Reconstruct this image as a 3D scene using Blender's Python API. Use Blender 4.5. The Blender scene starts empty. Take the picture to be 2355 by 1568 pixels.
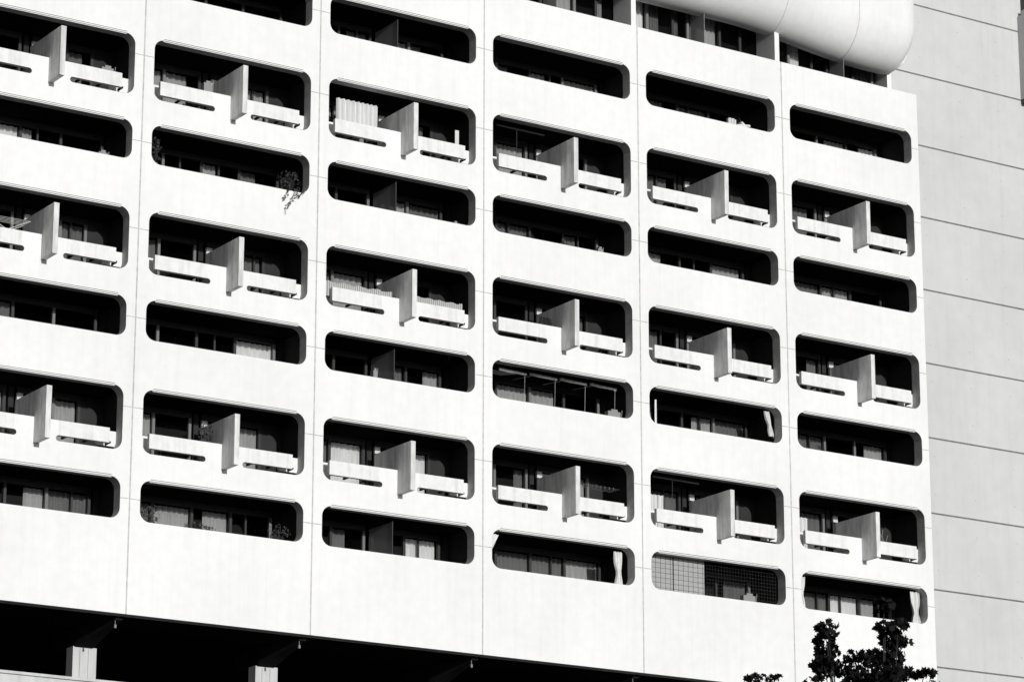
import bpy, math, random
from mathutils import Vector, Matrix
random.seed(11)
S=bpy.context.scene
W=6.22305; L0=0.34636; OW=5.56199; HA=1.979; HB=1.264
ROWS=[('B',4.088),('A',6.887),('B',9.688),('A',12.487),('B',15.288),('A',18.087),('B',20.888)]
COLS=list(range(-2,6)); XL=-2*W; XR=6*W; ZT=22.37; TH=0.42; BACK=1.9

# ---------------------------------------------------------------- materials
def mat(name,base,rough=0.8,var=0.0,scale=(1,1,1),detail=5,streak=0.0,bump=0.0,spec=0.3,blotch=0.0):
    m=bpy.data.materials.new(name); m.use_nodes=True
    nt=m.node_tree; N=nt.nodes; Lk=nt.links
    b=N['Principled BSDF']; b.inputs['Roughness'].default_value=rough
    b.inputs['Specular IOR Level'].default_value=spec
    b.inputs['Base Color'].default_value=(base,base,base,1)
    if var or streak or blotch:
        tc=N.new('ShaderNodeTexCoord')
        def noise(sc,det,dist=0.0):
            mp=N.new('ShaderNodeMapping'); mp.inputs['Scale'].default_value=sc
            Lk.new(tc.outputs['Object'],mp.inputs['Vector'])
            n=N.new('ShaderNodeTexNoise'); n.inputs['Scale'].default_value=1; n.inputs['Detail'].default_value=det
            n.inputs['Distortion'].default_value=dist
            Lk.new(mp.outputs['Vector'],n.inputs['Vector']); return n
        cur=None
        def mul(sock,lo,hi,f0,f1):
            nonlocal cur
            mr=N.new('ShaderNodeMapRange'); mr.inputs['From Min'].default_value=f0; mr.inputs['From Max'].default_value=f1
            mr.inputs['To Min'].default_value=lo; mr.inputs['To Max'].default_value=hi
            Lk.new(sock,mr.inputs['Value'])
            mm=N.new('ShaderNodeMath'); mm.operation='MULTIPLY'
            if cur is None:
                mm.inputs[1].default_value=base; Lk.new(mr.outputs[0],mm.inputs[0])
            else:
                Lk.new(cur.outputs[0],mm.inputs[0]); Lk.new(mr.outputs[0],mm.inputs[1])
            cur=mm
        if var: mul(noise(scale,detail).outputs['Fac'],1-var,1+var*0.5,0.3,0.7)
        if streak: mul(noise((5,5,0.22),4).outputs['Fac'],1-streak,1.0,0.28,0.52)
        if blotch: mul(noise((0.25,0.25,0.18),3).outputs['Fac'],1-blotch,1.0,0.35,0.6)
        cc=N.new('ShaderNodeCombineColor')
        for i in range(3): Lk.new(cur.outputs[0],cc.inputs[i])
        Lk.new(cc.outputs[0],b.inputs['Base Color'])
    return m
M_conc=mat('white_painted_concrete',0.81,0.85,0.035,(3,3,3),5,0.04,0,0.1,0.06)
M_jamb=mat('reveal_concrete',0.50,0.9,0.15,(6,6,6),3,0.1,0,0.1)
M_fin=mat('weathered_fin_concrete',0.75,0.9,0.2,(5,5,2.2),5,0.32,0,0.1,0.08)
M_arm=mat('parapet_concrete',0.77,0.88,0.08,(4,4,4),5,0.14,0,0.1)
M_joint=mat('joint_sealant',0.5,0.9,0.25,(6,6,6))
M_groove=mat('drip_groove',0.03,0.9)
M_int=mat('loggia_interior_shade',0.03,0.95,0.2,(2,2,2),3)  # loggia shade put into the wall colour, not a dark paint
M_ceil=mat('loggia_soffit',0.01,0.95,spec=0)  # near-black base stands in for deep shade on the soffits
M_frame=mat('window_frame_dark',0.03,0.5)
M_frame2=mat('window_frame_grey',0.16,0.5)
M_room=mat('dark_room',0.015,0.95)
M_tower=mat('neighbour_panel_concrete',0.59,0.9,0.04,(2,2,2),5,0.04,0,0.1,0.05)
M_dark=mat('undercroft_shade',0.012,0.95,0.2,(1,1,1),3,spec=0)  # shade under the building painted in as a near-black colour
M_bracket=mat('shaded_bracket',0.022,0.9,0.2,(2,2,2),3,spec=0)  # concrete darkened to carry the shadow the brackets stand in
M_tdark=mat('bay_cladding',0.10,0.8,0.2,(2,2,2),3)
M_col=mat('column_concrete',0.58,0.9,0.12,(3,3,1),4,0.15,0,0.1)
M_white=mat('white_cloth',0.72,0.9,0.12,(7,7,7))
M_cloth=mat('dark_cloth',0.02,0.95)
M_metal=mat('white_metal',0.6,0.4)
M_ground=mat('asphalt_ground',0.06,0.95,0.25,(0.3,0.3,0.3))
M_leaf=mat('shaded_foliage',0.014,0.8,0.4,(1.5,1.5,1.5),spec=0.05)  # assumed shadow over the tree is baked into the leaf colour
M_plant=mat('plant_foliage',0.05,0.7,0.3,(8,8,8),3)
M_bark=mat('bark',0.03,0.95,0.3,(8,8,2),3)
M_pot=mat('plant_pot',0.25,0.7)
CURT=[mat('curtain_%d'%i,a,0.95,0.1,(9,9,1.2),3) for i,a in enumerate((0.16,0.38,0.72))]
M_bcurt=mat('balcony_curtain_fabric',0.62,0.95,0.12,(9,9,1.2),3)

def glass(name,tint,rough):
    m=bpy.data.materials.new(name); m.use_nodes=True; nt=m.node_tree; N=nt.nodes; N.clear()
    o=N.new('ShaderNodeOutputMaterial'); mx=N.new('ShaderNodeMixShader'); f=N.new('ShaderNodeFresnel'); f.inputs['IOR'].default_value=1.5
    t=N.new('ShaderNodeBsdfTransparent'); t.inputs['Color'].default_value=(tint,tint,tint,1)
    g=N.new('ShaderNodeBsdfGlossy'); g.inputs['Roughness'].default_value=rough; g.inputs['Color'].default_value=(.9,.9,.9,1)
    nt.links.new(f.outputs[0],mx.inputs[0]); nt.links.new(t.outputs[0],mx.inputs[1]); nt.links.new(g.outputs[0],mx.inputs[2]); nt.links.new(mx.outputs[0],o.inputs[0])
    return m
M_glass=glass('window_glass',0.82,0.03)
def frosted():
    m=bpy.data.materials.new('frosted_divider'); m.use_nodes=True; nt=m.node_tree; N=nt.nodes; N.clear()
    o=N.new('ShaderNodeOutputMaterial'); mx=N.new('ShaderNodeMixShader'); mx.inputs[0].default_value=0.7
    t=N.new('ShaderNodeBsdfTransparent'); d=N.new('ShaderNodeBsdfDiffuse'); d.inputs['Color'].default_value=(.35,.35,.35,1)
    nt.links.new(t.outputs[0],mx.inputs[1]); nt.links.new(d.outputs[0],mx.inputs[2]); nt.links.new(mx.outputs[0],o.inputs[0]); return m
M_frost=frosted()
def reed(name,base,freq):
    m=mat(name,base,0.9); nt=m.node_tree; N=nt.nodes; b=N['Principled BSDF']
    tc=N.new('ShaderNodeTexCoord')
    w=N.new('ShaderNodeTexWave'); w.bands_direction='X'; w.inputs['Scale'].default_value=freq; w.inputs['Distortion'].default_value=0.6
    nt.links.new(tc.outputs['Object'],w.inputs['Vector'])
    r=N.new('ShaderNodeMapRange'); r.inputs['To Min'].default_value=base*0.6; r.inputs['To Max'].default_value=base*1.2
    nt.links.new(w.outputs['Fac'],r.inputs['Value']); cc=N.new('ShaderNodeCombineColor')
    for i in range(3): nt.links.new(r.outputs[0],cc.inputs[i])
    nt.links.new(cc.outputs[0],b.inputs['Base Color']); return m
M_reed=reed('reed_mat',0.42,4.0)
M_blind=mat('bamboo_blind',0.42,0.9,0.12,(3,3,40),4)

# ---------------------------------------------------------------- builders
class MB:
    def __init__(s): s.v=[]; s.f=[]
    def box(s,x0,x1,y0,y1,z0,z1):
        n=len(s.v); s.v+=[(x,y,z) for x in(x0,x1) for y in(y0,y1) for z in(z0,z1)]
        s.f+=[tuple(n+i for i in q) for q in((0,1,3,2),(4,6,7,5),(0,4,5,1),(2,3,7,6),(0,2,6,4),(1,5,7,3))]
    def quad(s,*p):
        n=len(s.v); s.v+=list(p); s.f.append(tuple(range(n,n+len(p))))
    def rod(s,a,b,r,k=6,r2=None):
        a=Vector(a);b=Vector(b);d=(b-a).normalized(); u=d.orthogonal().normalized(); w=d.cross(u); n=len(s.v); r2=r if r2 is None else r2
        for P,R in((a,r),(b,r2)):
            for i in range(k):
                t=2*math.pi*i/k; s.v.append(tuple(P+(u*math.cos(t)+w*math.sin(t))*R))
        for i in range(k): s.f.append((n+i,n+(i+1)%k,n+k+(i+1)%k,n+k+i))
        s.f.append(tuple(n+i for i in range(k))[::-1]); s.f.append(tuple(n+k+i for i in range(k)))
    def prism_x(s,prof,x0,x1):
        n=len(s.v);k=len(prof)
        for x in(x0,x1): s.v+=[(x,y,z) for y,z in prof]
        for i in range(k): s.f.append((n+i,n+(i+1)%k,n+k+(i+1)%k,n+k+i))
        s.f.append(tuple(n+i for i in range(k))[::-1]); s.f.append(tuple(n+k+i for i in range(k)))
    def cloth(s,x0,x1,y,z0,z1,amp=0.05,waves=4,rows=8,twist=0.0,xs=None):
        nx=max(8,int(waves*6)); n=len(s.v); ph=random.random()*6
        for j in range(rows+1):
            t=j/rows; z=z1+(z0-z1)*t
            for i in range(nx+1):
                u=i/nx
                cx=(x0+x1)/2; hw=(x1-x0)/2
                if xs: hw*=xs(t)
                x=cx+twist*t+(u*2-1)*hw
                s.v.append((x,y+amp*math.sin(u*waves*6.283+ph+0.9*math.sin(u*7+ph)+0.5*math.sin(t*3+ph)),z+0.02*math.sin(u*9+ph)*(t if j==rows else 0)))
        for j in range(rows):
            for i in range(nx):
                a=n+j*(nx+1)+i; s.f.append((a,a+1,a+nx+2,a+nx+1))
    def leaves(s,c,r,cnt,size,shell=False):
        for _ in range(cnt):
            while True:
                p=Vector([random.uniform(-1,1) for _ in range(3)])
                if p.length<=1: break
            P=Vector(c)+Vector((p.x*r[0],p.y*r[1],p.z*r[2]))
            sz=size*random.uniform(0.6,1.2)
            u=Vector([random.gauss(0,1) for _ in range(3)]).normalized(); w=u.orthogonal().normalized(); w=(Matrix.Rotation(random.random()*6.28,3,u)@w); q=u.cross(w)
            n=len(s.v)
            pts=[(0,-.5),(.22,-.3),(.5,-.28),(.36,.0),(.5,.28),(.16,.22),(0,.6),(-.16,.22),(-.5,.28),(-.36,.0),(-.5,-.28),(-.22,-.3)]
            s.v+=[tuple(P+(w*a+q*b)*sz) for a,b in pts]; s.f.append(tuple(range(n,n+len(pts))))
    def obj(s,name,m,parent=None,smooth=False):
        me=bpy.data.meshes.new(name); me.from_pydata(s.v,[],s.f); me.update()
        me.materials.append(m); o=bpy.data.objects.new(name,me); S.collection.objects.link(o)
        if smooth: me.polygons.foreach_set('use_smooth',[True]*len(me.polygons))
        if parent: o.parent=parent
        return o
def empty(name):
    e=bpy.data.objects.new(name,None); S.collection.objects.link(e); return e

bld=empty('concrete_apartment_building')

# ---------------------------------------------------------------- facade skin with rounded openings
def arc(cx,cz,r,a0,a1,n=7):
    return [(cx+r*math.cos(math.radians(a0+(a1-a0)*i/n)),cz+r*math.sin(math.radians(a0+(a1-a0)*i/n))) for i in range(n+1)]
R_=0.33
def holeB():
    w=OW;h=HB;r=R_
    return arc(r,-r,r,180,90)+arc(w-r,-r,r,90,0)+arc(w-r,-h+r,r,0,-90)+arc(r,-h+r,r,-90,-180)
SL0,SL1=2.06,3.50; ZA,ZB_,ZC=-1.35,-1.80,-HA
def holeA():
    w=OW;r=R_;h=HA; q=(ZB_-ZC)/2; zc=(ZB_+ZC)/2
    p=arc(r,-r,r,180,90)+arc(w-r,-r,r,90,0)+arc(w-r,-h+r,r,0,-90)
    p+=arc(SL1,zc,q,270,90)
    p+=[(SL1,ZA),(SL0,ZA)]
    p+=arc(SL0,zc,q,90,-90)
    p+=arc(r,-h+r,r,-90,-180)
    return p
cu=bpy.data.curves.new('facade_curve','CURVE'); cu.dimensions='2D'; cu.fill_mode='BOTH'; cu.extrude=TH/2
def spl(pts):
    s=cu.splines.new('POLY'); s.points.add(len(pts)-1)
    for i,(x,z) in enumerate(pts): s.points[i].co=(x,z,0,1)
    s.use_cyclic_u=True
spl([(XL,0),(XR,0),(XR,ZT),(XL,ZT)])
for c in COLS:
    for t,zt in ROWS:
        x0=c*W+L0; spl([(x0+x,zt+z) for x,z in (holeA() if t=='A' else holeB())])
co=bpy.data.objects.new('tmp',cu); S.collection.objects.link(co)
bpy.context.view_layer.update()
me=bpy.data.meshes.new_from_object(co.evaluated_get(bpy.context.evaluated_depsgraph_get()))
bpy.data.objects.remove(co)
me.transform(Matrix.Translation((0,TH/2,0))@Matrix.Rotation(math.radians(90),4,'X'))
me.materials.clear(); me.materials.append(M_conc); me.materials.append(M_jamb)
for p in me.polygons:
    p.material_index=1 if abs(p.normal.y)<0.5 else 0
    p.use_smooth=False
fo=bpy.data.objects.new('facade_skin',me); S.collection.objects.link(fo); fo.parent=bld

arms=MB(); fins=MB(); joints=MB(); groove=MB(); lip=MB(); inter=MB(); ceil=MB(); frame=MB(); frame2=MB(); room=MB(); gl=MB(); frost=MB(); pan=MB()
curt=[MB(),MB(),MB()]; lamp=MB()
for c in range(-1,6):
    x=c*W; joints.box(x-0.022,x+0.022,-0.004,0.01,0,ZT)
for c in range(-1,7):
    for t,zt in ROWS:
        x=c*W; z=zt-0.62
        xa=x-(W-L0-OW)+0.0; xb=x+L0
        if c==6: xb=x
        joints.box(xa,xb,-0.003,0.01,z-0.014,z+0.014)
        joints.box(xa-0.004,xa+0.002,0.0,TH-.01,z-0.014,z+0.014)
def panes(x0,xs,zt,dens,lower=2.45):
    for a,b in zip(xs[:-1],xs[1:]):
        gl.quad((x0+a,BACK+.03,zt-lower),(x0+b,BACK+.03,zt-lower),(x0+b,BACK+.03,zt-.16),(x0+a,BACK+.03,zt-.16))
        if random.random()<dens:
            k=random.choice([0,0,0,1,1,1,2]); full=random.random()<0.4
            ca=a+.06; cb=b-.06
            if not full:
                wd=(b-a)*random.uniform(.25,.75)
                if random.random()<.5: cb=ca+wd
                else: ca=cb-wd
            curt[k].cloth(x0+ca,x0+cb,BACK+.13,zt-lower+.02,zt-.2,0.035,max(2,(cb-ca)*5),1)
        if random.random()<.4:
            xx=a+(b-a)*random.uniform(.35,.65); frame.box(x0+xx-.03,x0+xx+.03,BACK-.01,BACK+.06,zt-lower,zt-.16)
    for i,a in enumerate(xs):
        (frame2 if random.random()<.35 else frame).box(x0+a-.045,x0+a+.045,BACK-.03,BACK+.07,zt-lower,zt-.16)
    frame.box(x0+xs[0]-.045,x0+xs[-1]+.045,BACK-.04,BACK+.08,zt-.16,zt+.02)
    zz=zt-random.choice([.95,.95,2.2]); frame.box(x0+xs[0],x0+xs[-1],BACK-.02,BACK+.06,zz-.03,zz+.03)
for c in COLS:
    for t,zt in ROWS:
        x0=c*W+L0; xm=x0+OW/2
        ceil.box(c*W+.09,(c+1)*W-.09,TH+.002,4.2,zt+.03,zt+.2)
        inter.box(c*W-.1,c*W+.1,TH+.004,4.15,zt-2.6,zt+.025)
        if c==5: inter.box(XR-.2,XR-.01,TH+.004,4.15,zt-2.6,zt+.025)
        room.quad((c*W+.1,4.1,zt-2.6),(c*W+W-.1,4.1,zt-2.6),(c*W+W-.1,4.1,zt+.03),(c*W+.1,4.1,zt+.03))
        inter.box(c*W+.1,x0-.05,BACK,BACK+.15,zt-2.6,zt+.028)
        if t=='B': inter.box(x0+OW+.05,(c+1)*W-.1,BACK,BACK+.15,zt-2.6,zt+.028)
        groove.box(x0+.32,x0+OW-.3,-.003,.01,zt+.035,zt+.05)
        lip.box(x0+.3,x0+OW-.3,.01,.05,zt-.04,zt-.012)
        if t=='A':
            arms.box(x0+.24,x0+SL0,0,.13,zt+ZB_,zt+ZA); arms.box(x0+SL1,x0+5.15,0,.13,zt+ZB_,zt+ZA)
            pan.box(x0-.2,x0+.5,TH+.006,TH+.08,zt+ZB_,zt+ZA+.02); pan.box(x0+4.9,x0+OW+.2,TH+.006,TH+.08,zt+ZB_,zt+ZA+.02)
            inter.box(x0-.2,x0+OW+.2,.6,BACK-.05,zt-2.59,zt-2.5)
            for k in range(8):
                if .3<k*.7+.3<5.3 and not 1.9<k*.7+.3<3.6: inter.box(x0+k*.7+.3,x0+k*.7+.36,.13,.5,zt+ZB_+.02,zt+ZB_+.08)
            fx=x0+2.69
            fins.box(fx,fx+.17,-.80,1.4,zt-2.13,zt-.56)
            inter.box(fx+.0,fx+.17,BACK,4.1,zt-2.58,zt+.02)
            lamp.box(fx+.22,fx+.42,BACK-.12,BACK-.03,zt-.42,zt-.2)
            panes(x0,[.05,1.3,2.55],zt,.8); panes(x0,[3.0,4.15,5.0],zt,.8)
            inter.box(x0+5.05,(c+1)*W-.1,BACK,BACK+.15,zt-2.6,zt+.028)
        else:
            if c in(2,-1):
                panes(x0,[.05,1.4,2.6],zt,.8); panes(x0,[2.9,4.1,5.4],zt,.8)
                frost.box(xm-.01,xm+.01,TH+.02,BACK-.05,zt-2.3,zt-.12)
                frame.box(xm-.02,xm+.02,TH+.0,TH+.03,zt-2.3,zt-.1)
            else: panes(x0,[.05,1.35,2.7,4.05,5.45],zt,.72)
arms.obj('balcony_parapet_arms',M_arm,bld); fins.obj('party_wall_fins',M_fin,bld); joints.obj('panel_joints',M_joint,bld)
groove.obj('drip_grooves',M_groove,bld); lip.obj('lintel_rails',M_metal,bld); pan.obj('recessed_side_panels',M_conc,bld)
lamp.obj('balcony_wall_lights',M_metal,bld)

# ---------------------------------------------------------------- penthouse level
pz=24.35; PB=1.15
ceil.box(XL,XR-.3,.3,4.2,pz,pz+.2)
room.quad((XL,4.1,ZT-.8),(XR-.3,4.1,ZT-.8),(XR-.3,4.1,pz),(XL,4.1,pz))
inter.box(XL,XR-.02,TH+.01,4.2,ZT-1.25,ZT-1.1)
pf=MB()
for c in range(-2,6):
    pf.box(c*W-.11,c*W+.09,.18,PB+.1,ZT-1.0,pz-.02)
    xs=[.15,1.25,2.35,3.0,3.3,4.4,5.3,6.0] if c<5 else [.15,1.25,2.3,3.0,3.3,4.2,5.1,5.5]
    for a,b in zip(xs[:-1],xs[1:]):
        x0=c*W
        gl.quad((x0+a,PB+.03,ZT-1),(x0+b,PB+.03,ZT-1),(x0+b,PB+.03,pz),(x0+a,PB+.03,pz))
        (frame2 if random.random()<.3 else frame).box(x0+a-.05,x0+a+.05,PB-.03,PB+.07,ZT-1,pz)
        if random.random()<.8:
            ca,cb=(a,b) if random.random()<.5 else (a,a+(b-a)*.6)
            curt[random.choice([0,1,2])].cloth(x0+ca+.08,x0+cb-.08,PB+.13,ZT-1,pz-.1,.04,5,1)
    frost.box(c*W+W/2-.01,c*W+W/2+.01,.3,PB-.05,ZT-.9,pz-.25)
pf.box(XR-.85,XR-.65,.6,4.0,ZT-1,pz-.02)
pf.obj('penthouse_fins',M_conc,bld)
def prof(zb,k=1.0,cy=0.0):
    yf=-.85; pts=[]
    top=27.6; zc=zb+1.6
    pts.append((yf,top))
    for i in range(5): pts.append((yf,top-(top-zc)*(i+1)/5))
    for i in range(1,15):
        a=math.radians(90*i/14); pts.append((yf+1.35*(1-math.cos(a)), zc-(zc-zb)*math.sin(a)))
    for i in range(1,7):
        a=math.radians(90*i/6); pts.append((yf+1.35+.5*math.sin(a), zb+.7*(1-math.cos(a))))
    return pts
tb=MB(); secs=[]
def zbx(x):
    a=23.6
    if x<29: return a
    t=min(1,(x-29)/6.5); t=t*t*(3-2*t); return a-.5*t
xsx=[XL,0,12,20,26,28,29]+[29+7.2*i/16 for i in range(1,17)]
for x in xsx: secs.append([(x,y,z) for y,z in prof(zbx(x))])
xe=36.2; rr=.95
for i in range(1,9):
    a=math.radians(90*i/8); x=xe+rr*math.sin(a); k=math.cos(a); kk=1-k
    P=[]
    for y,z in prof(zbx(xe)):
        P.append((x, y+kk*.9*(1 if y<0 else .0), z+kk*max(0,(24.9-z))*.8))
    secs.append(P)
k=len(secs[0])
for s_ in secs: tb.v+=s_
for i in range(len(secs)-1):
    for j in range(k-1): a=i*k+j; tb.f.append((a,a+1,a+k+1,a+k))
tb.f.append(tuple((len(secs)-1)*k+j for j in range(k)))
tb.obj('rounded_roof_parapet',M_conc,bld,True)
rj=MB()
for x in (18.67,24.87,30.95,34.1):
    P=[(y-.004,z-.003) for y,z in prof(zbx(x))]; Q=[(y+.02,z+.02) for y,z in prof(zbx(x))][::-1]
    rj.prism_x(P+Q,x-.012,x+.012)
rj.obj('roof_parapet_joints',M_joint,bld)
sh=MB(); sh.box(XL,XR-.4,1.1,14,pz+.25,27.4); sh.box(XR-.18,XR,4.25,14,-2,ZT); sh.box(XL-.2,XL,.0,14,-2,ZT); sh.box(XL,XR-.2,13.8,14,-2,ZT)
sh.obj('building_body',M_conc,bld)

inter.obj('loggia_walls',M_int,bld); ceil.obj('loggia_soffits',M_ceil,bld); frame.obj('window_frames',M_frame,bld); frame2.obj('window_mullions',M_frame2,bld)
room.obj('room_backs',M_room,bld); gl.obj('window_glazing',M_glass,bld); frost.obj('frosted_dividers',M_frost,bld)
for i,cb in enumerate(curt): cb.obj('window_curtains_%d'%i,CURT[i],bld,True)

# ---------------------------------------------------------------- undercroft
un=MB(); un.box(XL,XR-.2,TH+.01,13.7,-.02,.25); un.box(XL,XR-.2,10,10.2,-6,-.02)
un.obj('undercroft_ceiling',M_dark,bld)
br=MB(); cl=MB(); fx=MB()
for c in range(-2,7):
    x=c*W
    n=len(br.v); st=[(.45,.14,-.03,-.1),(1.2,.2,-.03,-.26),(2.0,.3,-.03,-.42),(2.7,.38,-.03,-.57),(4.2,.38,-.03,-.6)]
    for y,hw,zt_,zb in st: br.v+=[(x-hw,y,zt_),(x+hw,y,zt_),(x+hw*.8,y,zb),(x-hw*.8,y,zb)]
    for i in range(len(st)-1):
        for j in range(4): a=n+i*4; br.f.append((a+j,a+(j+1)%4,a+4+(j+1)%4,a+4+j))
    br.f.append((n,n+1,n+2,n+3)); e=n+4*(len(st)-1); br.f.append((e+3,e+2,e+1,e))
    cl.box(x-.34,x+.44,2.8,3.25,-6.5,-.56)
    for k_ in(-.1,.18): cl.box(x+k_-.02,x+k_+.02,2.77,2.8,-6.5,-.62)
    fx.box(x-.11,x-.05,.5,.56,-.34,-.24); fx.rod((x-.08,.53,-.24),(x-.08,.53,-.1),.01)
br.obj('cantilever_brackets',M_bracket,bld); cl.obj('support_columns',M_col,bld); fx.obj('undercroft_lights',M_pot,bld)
pod=MB(); pod.box(XL,XR-.3,.3,.55,-3.2,-2.05); pod.box(XL,XR-.3,.22,.6,-2.05,-1.97); pod.box(XL,XR-.3,.9,13.6,-3.6,-3.3); pod.box(XL,XR-.3,.6,13.6,-19.3,-3.62)
pod.obj('podium',M_col,bld)

# ---------------------------------------------------------------- neighbouring block
nb=empty('neighboring_concrete_tower')
tw=MB(); TY=2.3; tw.box(XR+.02,80,TY,16,-19.3,36); tw.obj('wall',M_tower,nb)
tj=MB(); bolt=MB()
for kx in range(-7,13):
    z=1.89+2.8*kx; tj.box(XR+.03,79,TY-.004,TY+.01,z-.03,z+.03)
    for i in range(10):
        bolt.box(XR+2.2+i*1.9,XR+2.24+i*1.9,TY-.01,TY,z+.7,z+.74); bolt.box(XR+2.2+i*1.9,XR+2.24+i*1.9,TY-.01,TY,z+2.1,z+2.14)
M_tj=mat('tower_joint',0.17,0.9,0.25,(6,6,6))
tj.obj('panel_joints',M_tj,nb); bolt.obj('tie_holes',M_joint,nb)
td=MB(); td.box(44.75,49,TY-.5,TY,27.9,36); td.box(44.55,49.2,TY-.62,TY,24.15,24.3); td.box(44.75,49,TY-.45,TY,24.3,27.7); td.obj('bay_window_box',M_tdark,nb)
t2=MB(); t2.box(44.6,49.2,TY-.6,TY-.2,27.7,27.9); t2.box(44.55,44.75,TY-.6,TY,24.3,27.7); t2.obj('bay_frame',M_col,nb)
t3=MB(); t3.box(44.75,49,TY-.2,TY,22.9,24.15); t3.obj('bay_recess',M_groove,nb)

# ---------------------------------------------------------------- things on balconies
def cell(c,name):
    z={'B3':4.088,'A3':6.887,'B2':9.688,'A2':12.487,'B1':15.288,'A1':18.087,'B0':20.888}[name]
    return c*W+L0,z
def plant(name,c,r,xa,xb,z0,z1,y,cnt,size=.09,pot=True,trail=None):
    x0,zt=cell(c,r); m=MB(); cx=x0+(xa+xb)/2
    m.leaves((cx,y,zt+(z0+z1)/2),((xb-xa)/2,.18,(z1-z0)/2),cnt,size)
    for i in range(5): m.rod((cx+random.uniform(-.1,.1),y,zt+z0-.2),(cx+random.uniform(-.4,.4)*(xb-xa),y,zt+z1-.05),.006,4)
    if trail:
        for (ta,tb_,tz) in trail:
            px,pz_=x0+ta,zt-1.2
            prev=(px,-.03,pz_)
            steps=12
            for i in range(steps):
                q=(px+(tb_-ta)*(i+1)/steps+random.uniform(-.04,.04),-.05+random.uniform(-.02,.01),pz_+(tz-pz_+zt)*(i+1)/steps)
                m.rod(prev,q,.005,4); m.leaves(q,(.05,.03,.04),2,.055); prev=q
    o=m.obj(name,M_plant)
    if pot:
        p=MB(); n=12
        p.rod((cx,y,zt+z0-.35),(cx,y,zt+z0),.11,n,.15); p.obj('pot',M_pot,o)
    return o
plant('hanging_vine',1,'B1',4.75,5.65,-1.25,-.35,.65,200,.075,True,[(5.05,4.65,-2.05),(5.2,4.8,-1.8),(4.85,4.6,-1.65),(5.35,5.15,-1.45)])
plant('potted_plant',1,'B1',.0,.6,-1.1,-.2,.5,110,.08)
plant('potted_plant',1,'B3',.15,.95,-1.2,-.6,.55,120,.075)
plant('potted_plant',1,'B3',1.7,2.8,-1.25,-.95,.5,120,.065)
plant('potted_plant',1,'B3',4.6,5.4,-1.2,-.65,.5,130,.065)
plant('potted_plant',1,'A3',2.0,2.6,-1.3,-.7,.3,130,.08)
plant('potted_plant',3,'B1',1.5,1.95,-1.26,-.95,.45,60,.06)
plant('potted_plant',2,'B2',2.0,2.3,-1.2,-.9,.45,40,.06)
plant('potted_plant',3,'B1',2.9,3.3,-1.26,-1.0,.45,40,.06)
plant('potted_plant',5,'B2',1.2,1.6,-1.26,-.9,.5,50,.06)
def drape(c,r,xa,xb,z0,z1,y,amp=.05,waves=3,tw_=0,m=None,name='cloth_drape',xs=None):
    x0,zt=cell(c,r); b=MB(); b.cloth(x0+xa,x0+xb,y,zt+z0,zt+z1,amp,waves,10,tw_,xs); return b.obj(name,m or M_white,None,True)
tie=lambda t:1-.5*math.exp(-((t-.55)/.18)**2)
drape(3,'B3',4.95,5.32,-1.4,-.12,.35,.07,3,.05,xs=tie)
drape(3,'B3',-.05,.45,-.6,-.1,.3,.04,3,-.12,xs=lambda t:1-.6*t)
drape(4,'B2',5.05,5.3,-.95,-.1,.35,.07,3,.2,xs=tie)
drape(4,'B2',.42,.5,-1.2,-.35,.3,.02,1)
drape(5,'B3',.05,.4,-1.2,-.1,.35,.07,3,.0,xs=tie)
drape(5,'B3',5.05,5.45,-1.4,-.1,.35,.07,3,.05,xs=tie)
drape(2,'A1',.75,2.3,-1.5,-.3,.8,.045,9,m=M_bcurt,name='balcony_curtain')
drape(2,'A1',4.95,5.1,-1.5,-.75,.3,.01,1,m=M_bcurt)
drape(3,'A2',1.85,2.6,-1.6,-1.0,.25,.05,3,.1,M_cloth,'hung_coat',lambda t:.6+.5*t)
drape(4,'A3',.3,1.7,-1.6,-.45,1.6,.04,8,m=M_bcurt,name='balcony_curtain')
drape(5,'A3',.3,1.7,-1.6,-.45,1.7,.04,8,m=M_bcurt,name='balcony_curtain')
def screen(c,r,xa,xb,z0,z1,y,m,name):
    x0,zt=cell(c,r); b=MB(); n=30
    for i in range(n):
        a=xa+(xb-xa)*i/n; a2=xa+(xb-xa)*(i+1)/n; j=.02*math.sin(i*.9)+random.uniform(-.012,.012); 
        b.box(x0+a,x0+a2-.004,y,y+.015,zt+z0,zt+z1+j)
    b.obj(name,m)
screen(2,'A2',.0,2.55,-1.6,-1.12,.2,M_reed,'reed_screen'); screen(2,'A2',3.35,5.2,-1.6,-1.1,.2,M_reed,'reed_screen')
x0,zt=cell(4,'B3'); b=MB(); q=MB()
for xa,xb in((.1,1.2),(1.23,2.5)):
    for i in range(32): b.box(x0+xa,x0+xb,.47,.48,zt-1.3+i*.041,zt-1.3+i*.041+.036)
    k=xa
    while k<xb: q.box(x0+k,x0+k+.012,.462,.469,zt-1.3,zt); k+=.2
for i in range(8): q.box(x0+.1,x0+2.5,.462,.469,zt-1.25+i*.165,zt-1.24+i*.165)
o=b.obj('bamboo_blind',M_blind); q.obj('blind_cords',M_tdark,o)
b=MB()
for i in range(25): b.box(x0+2.6+i*.12,x0+2.603+i*.12,.45,.454,zt-1.26,zt)
for i in range(10): b.box(x0+2.55,x0+5.5,.45,.454,zt-1.2+i*.12,zt-1.197+i*.12)
b.obj('balcony_net',M_tdark)
x0,zt=cell(3,'B2'); b=MB()
for i in range(4):
    xa=x0+.75+i*1.2
    b.rod((xa,.75,zt-.06),(xa+1.05,.75,zt-.10),.05,10)
    b.rod((xa+.1,.75,zt-.1),(xa+.05,1.85,zt-.0),.012,5); b.rod((xa+1.0,.75,zt-.1),(xa+1.0,.8,zt-1.3),.004,4)
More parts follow.
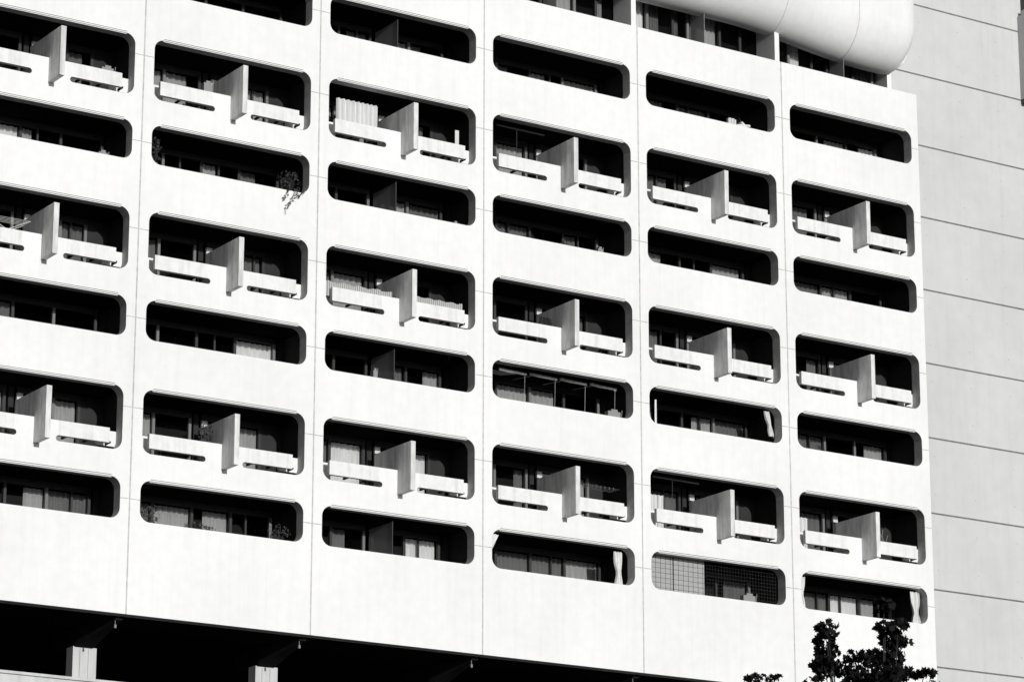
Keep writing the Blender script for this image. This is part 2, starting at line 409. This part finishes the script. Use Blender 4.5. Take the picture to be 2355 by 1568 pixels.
b.quad((x0+.1,.5,zt-.2),(x0+1.3,.5,zt-.22),(x0+1.3,1.5,zt-.03),(x0+.1,1.5,zt-.03))
b.obj('rolled_awning',M_arm)
for cc_ in((3,'A1'),(4,'A3')):
    x0,zt=cell(*cc_); b=MB(); b.rod((x0+.6,.7,zt-.08),(x0+2.5,.7,zt-.10),.035,8); b.rod((x0+1.4,.7,zt-.1),(x0+1.4,.7,zt-1.5),.007,4); b.obj('rolled_awning',M_tdark)
def rack(c,r,xa,xb,z0,z1,y,rr=.012):
    x0,zt=cell(c,r); b=MB(); a=x0+xa; e=x0+xb
    for yy in(y,y+.5):
        b.rod((a,yy,zt+z1),(e,yy,zt+z0),rr,5); b.rod((a,yy,zt+z0),(e,yy,zt+z1),rr,5)
    for i in range(5): 
        b.rod((a,y+i*.12,zt+z1),(e,y+i*.12,zt+z1),.005,4)
    b.obj('drying_rack',M_metal)
rack(0,'A2',.9,2.4,-1.7,-.95,.2)
x0,zt=cell(3,'A3'); b=MB()
for i in range(4): b.rod((x0+3.4,.2+i*.15,zt-.82),(x0+5.1,.2+i*.15,zt-.86),.006,4)
for i in range(9): b.box(x0+3.5+i*.17,x0+3.53+i*.17,.2,.23,zt-.9,zt-.82)
b.rod((x0+3.4,.2,zt-.82),(x0+3.4,.65,zt-.82),.008,4); b.rod((x0+5.1,.2,zt-.86),(x0+5.1,.65,zt-.86),.008,4)
b.obj('clothesline',M_tdark)
x0,zt=cell(5,'A3'); b=MB(); b.rod((x0+3.7,.3,zt-.9),(x0+4.1,.3,zt-1.5),.012,5); b.rod((x0+3.9,.3,zt-.85),(x0+3.85,.35,zt-1.5),.012,5); b.rod((x0+4.2,.4,zt-1.0),(x0+3.95,.3,zt-1.5),.01,5); b.obj('folding_chair',M_pot)
x0,zt=cell(4,'B0'); b=MB()
for i in range(5): 
    h=.35+.05*random.random(); b.box(x0+3.75+i*.07,x0+3.80+i*.07,.3,.42,zt-1.3,zt-1.3+h)
b.box(x0+4.3,x0+4.9,.3,.5,zt-1.3,zt-1.18); b.rod((x0+4.1,.3,zt-1.15),(x0+4.7,.35,zt-1.05),.05,8); b.rod((x0+4.3,.3,zt-1.0),(x0+4.55,.35,zt-1.12),.05,8)
b.obj('stacked_boxes',M_white)
for c,r,xa,wd,h in((2,'B2',1.95,.15,.35),(3,'B2',4.75,.5,.3),(3,'B1',4.4,.2,.25),(0,'A1',4.6,.4,.3),(5,'A2',3.55,.2,.3),(1,'A1',1.9,.3,.5),(2,'B1',4.9,.2,.15),(0,'B1',4.6,.3,.2),(4,'B3',4.0,.5,.3)):
    x0,zt=cell(c,r); b=MB(); zb=zt-(1.3 if r[0]=='B' else 1.45)
    b.box(x0+xa,x0+xa+wd,.3,.5,zb,zb+h); b.box(x0+xa+wd*.3,x0+xa+wd*.8,.32,.48,zb+h,zb+h+.08); b.rod((x0+xa+wd*1.1,.35,zb),(x0+xa+wd*1.2,.35,zb+h*1.3),.012,5)
    b.obj('storage_box',M_pot)

# ---------------------------------------------------------------- maple tree
tree=MB(); trunk=MB()
tc=Vector((7.6,-33.0,0)); rv=Vector((.8377,-.5462,0)); dv=Vector((.5462,.8377,0))
def tp(u,v,d): return tc+rv*((u-2050)*.00905)+dv*d+Vector((0,0,-6.50+(1568-v)*.0094+d*.2))
base=tp(2010,1568,0); base.z=-19.3
fork=Vector((base.x,base.y,-11.5))
trunk.rod(base,fork,.24,12,.17)
cl_=[(1908,1448,22,17,45),(1900,1470,22,16,50),(1912,1500,24,20,70),(1893,1530,24,18,70),(1922,1545,32,22,95),(1972,1515,16,16,42),(1968,1548,24,18,70),(2034,1448,18,16,48),(2062,1444,16,13,40),(2052,1475,27,20,85),(2075,1478,14,16,34),(2010,1518,24,18,70),(2048,1515,30,24,105),(2030,1550,42,24,150),(2088,1555,32,14,75),(2124,1552,14,10,24),(2034,1400,9,18,14),(1748,1563,20,8,24),(1788,1566,12,8,14),(1990,1572,60,20,150),(2130,1575,20,10,24),(1870,1562,14,8,14)]
for u,v,ru,rv_,n in cl_:
    d=random.uniform(-1.2,1.2); P=tp(u,v,d)
    tree.leaves(P,(ru*.0098,.35,rv_*.0098),int(n*1.3),.145)
    mid=fork.lerp(P,.55)+Vector((0,0,-.5)); trunk.rod(fork,mid,.05,6,.03); trunk.rod(mid,P,.03,5,.008)
for _ in range(40):
    a=random.random()*6.28; rr_=random.uniform(.3,2.6); z=random.uniform(-12.2,-7.4)
    P=Vector((base.x+rr_*math.cos(a),base.y+rr_*math.sin(a),z)); tree.leaves(P,(.7,.7,.5),90,.16); trunk.rod(fork,P,.035,5,.01)
tr=trunk.obj('maple_tree',M_bark); tree.obj('crown',M_leaf,tr)

g=MB(); g.quad((-1500,-1500,-19.3),(1500,-1500,-19.3),(1500,1500,-19.3),(-1500,1500,-19.3)); g.obj('ground',M_ground)

# ---------------------------------------------------------------- light / sky
EL=9.0; AZ=2.0
d=Vector((math.sin(math.radians(AZ))*math.cos(math.radians(EL)),math.cos(math.radians(AZ))*math.cos(math.radians(EL)),-math.sin(math.radians(EL))))
sun=bpy.data.lights.new('sun','SUN'); sun.energy=3.15; sun.angle=math.radians(.5); sun.color=(1,.995,.985)
so=bpy.data.objects.new('sun',sun); so.rotation_euler=d.to_track_quat('-Z','Y').to_euler(); so.location=(0,-50,60); S.collection.objects.link(so)
w=bpy.data.worlds.new('World'); S.world=w; w.use_nodes=True; nt=w.node_tree
bg=nt.nodes['Background']; sky=nt.nodes.new('ShaderNodeTexSky'); sky.sky_type='NISHITA'; sky.sun_disc=False
sky.sun_elevation=math.radians(EL); sky.sun_rotation=math.radians(180+AZ)
bw=nt.nodes.new('ShaderNodeRGBToBW'); nt.links.new(sky.outputs[0],bw.inputs[0]); nt.links.new(bw.outputs[0],bg.inputs['Color']); bg.inputs['Strength'].default_value=.07

cam=bpy.data.cameras.new('camera'); cam.sensor_width=36; cam.lens=7351.65/2355*36; cam.clip_end=5000; cam.clip_start=.5
c_=bpy.data.objects.new('camera',cam); c_.location=(-34.87739,-83.82685,-17.57309); c_.rotation_euler=(1.84333,-.00017,-.57779); S.collection.objects.link(c_); S.camera=c_
S.view_settings.view_transform='Standard'; S.view_settings.look='None'; S.view_settings.exposure=0
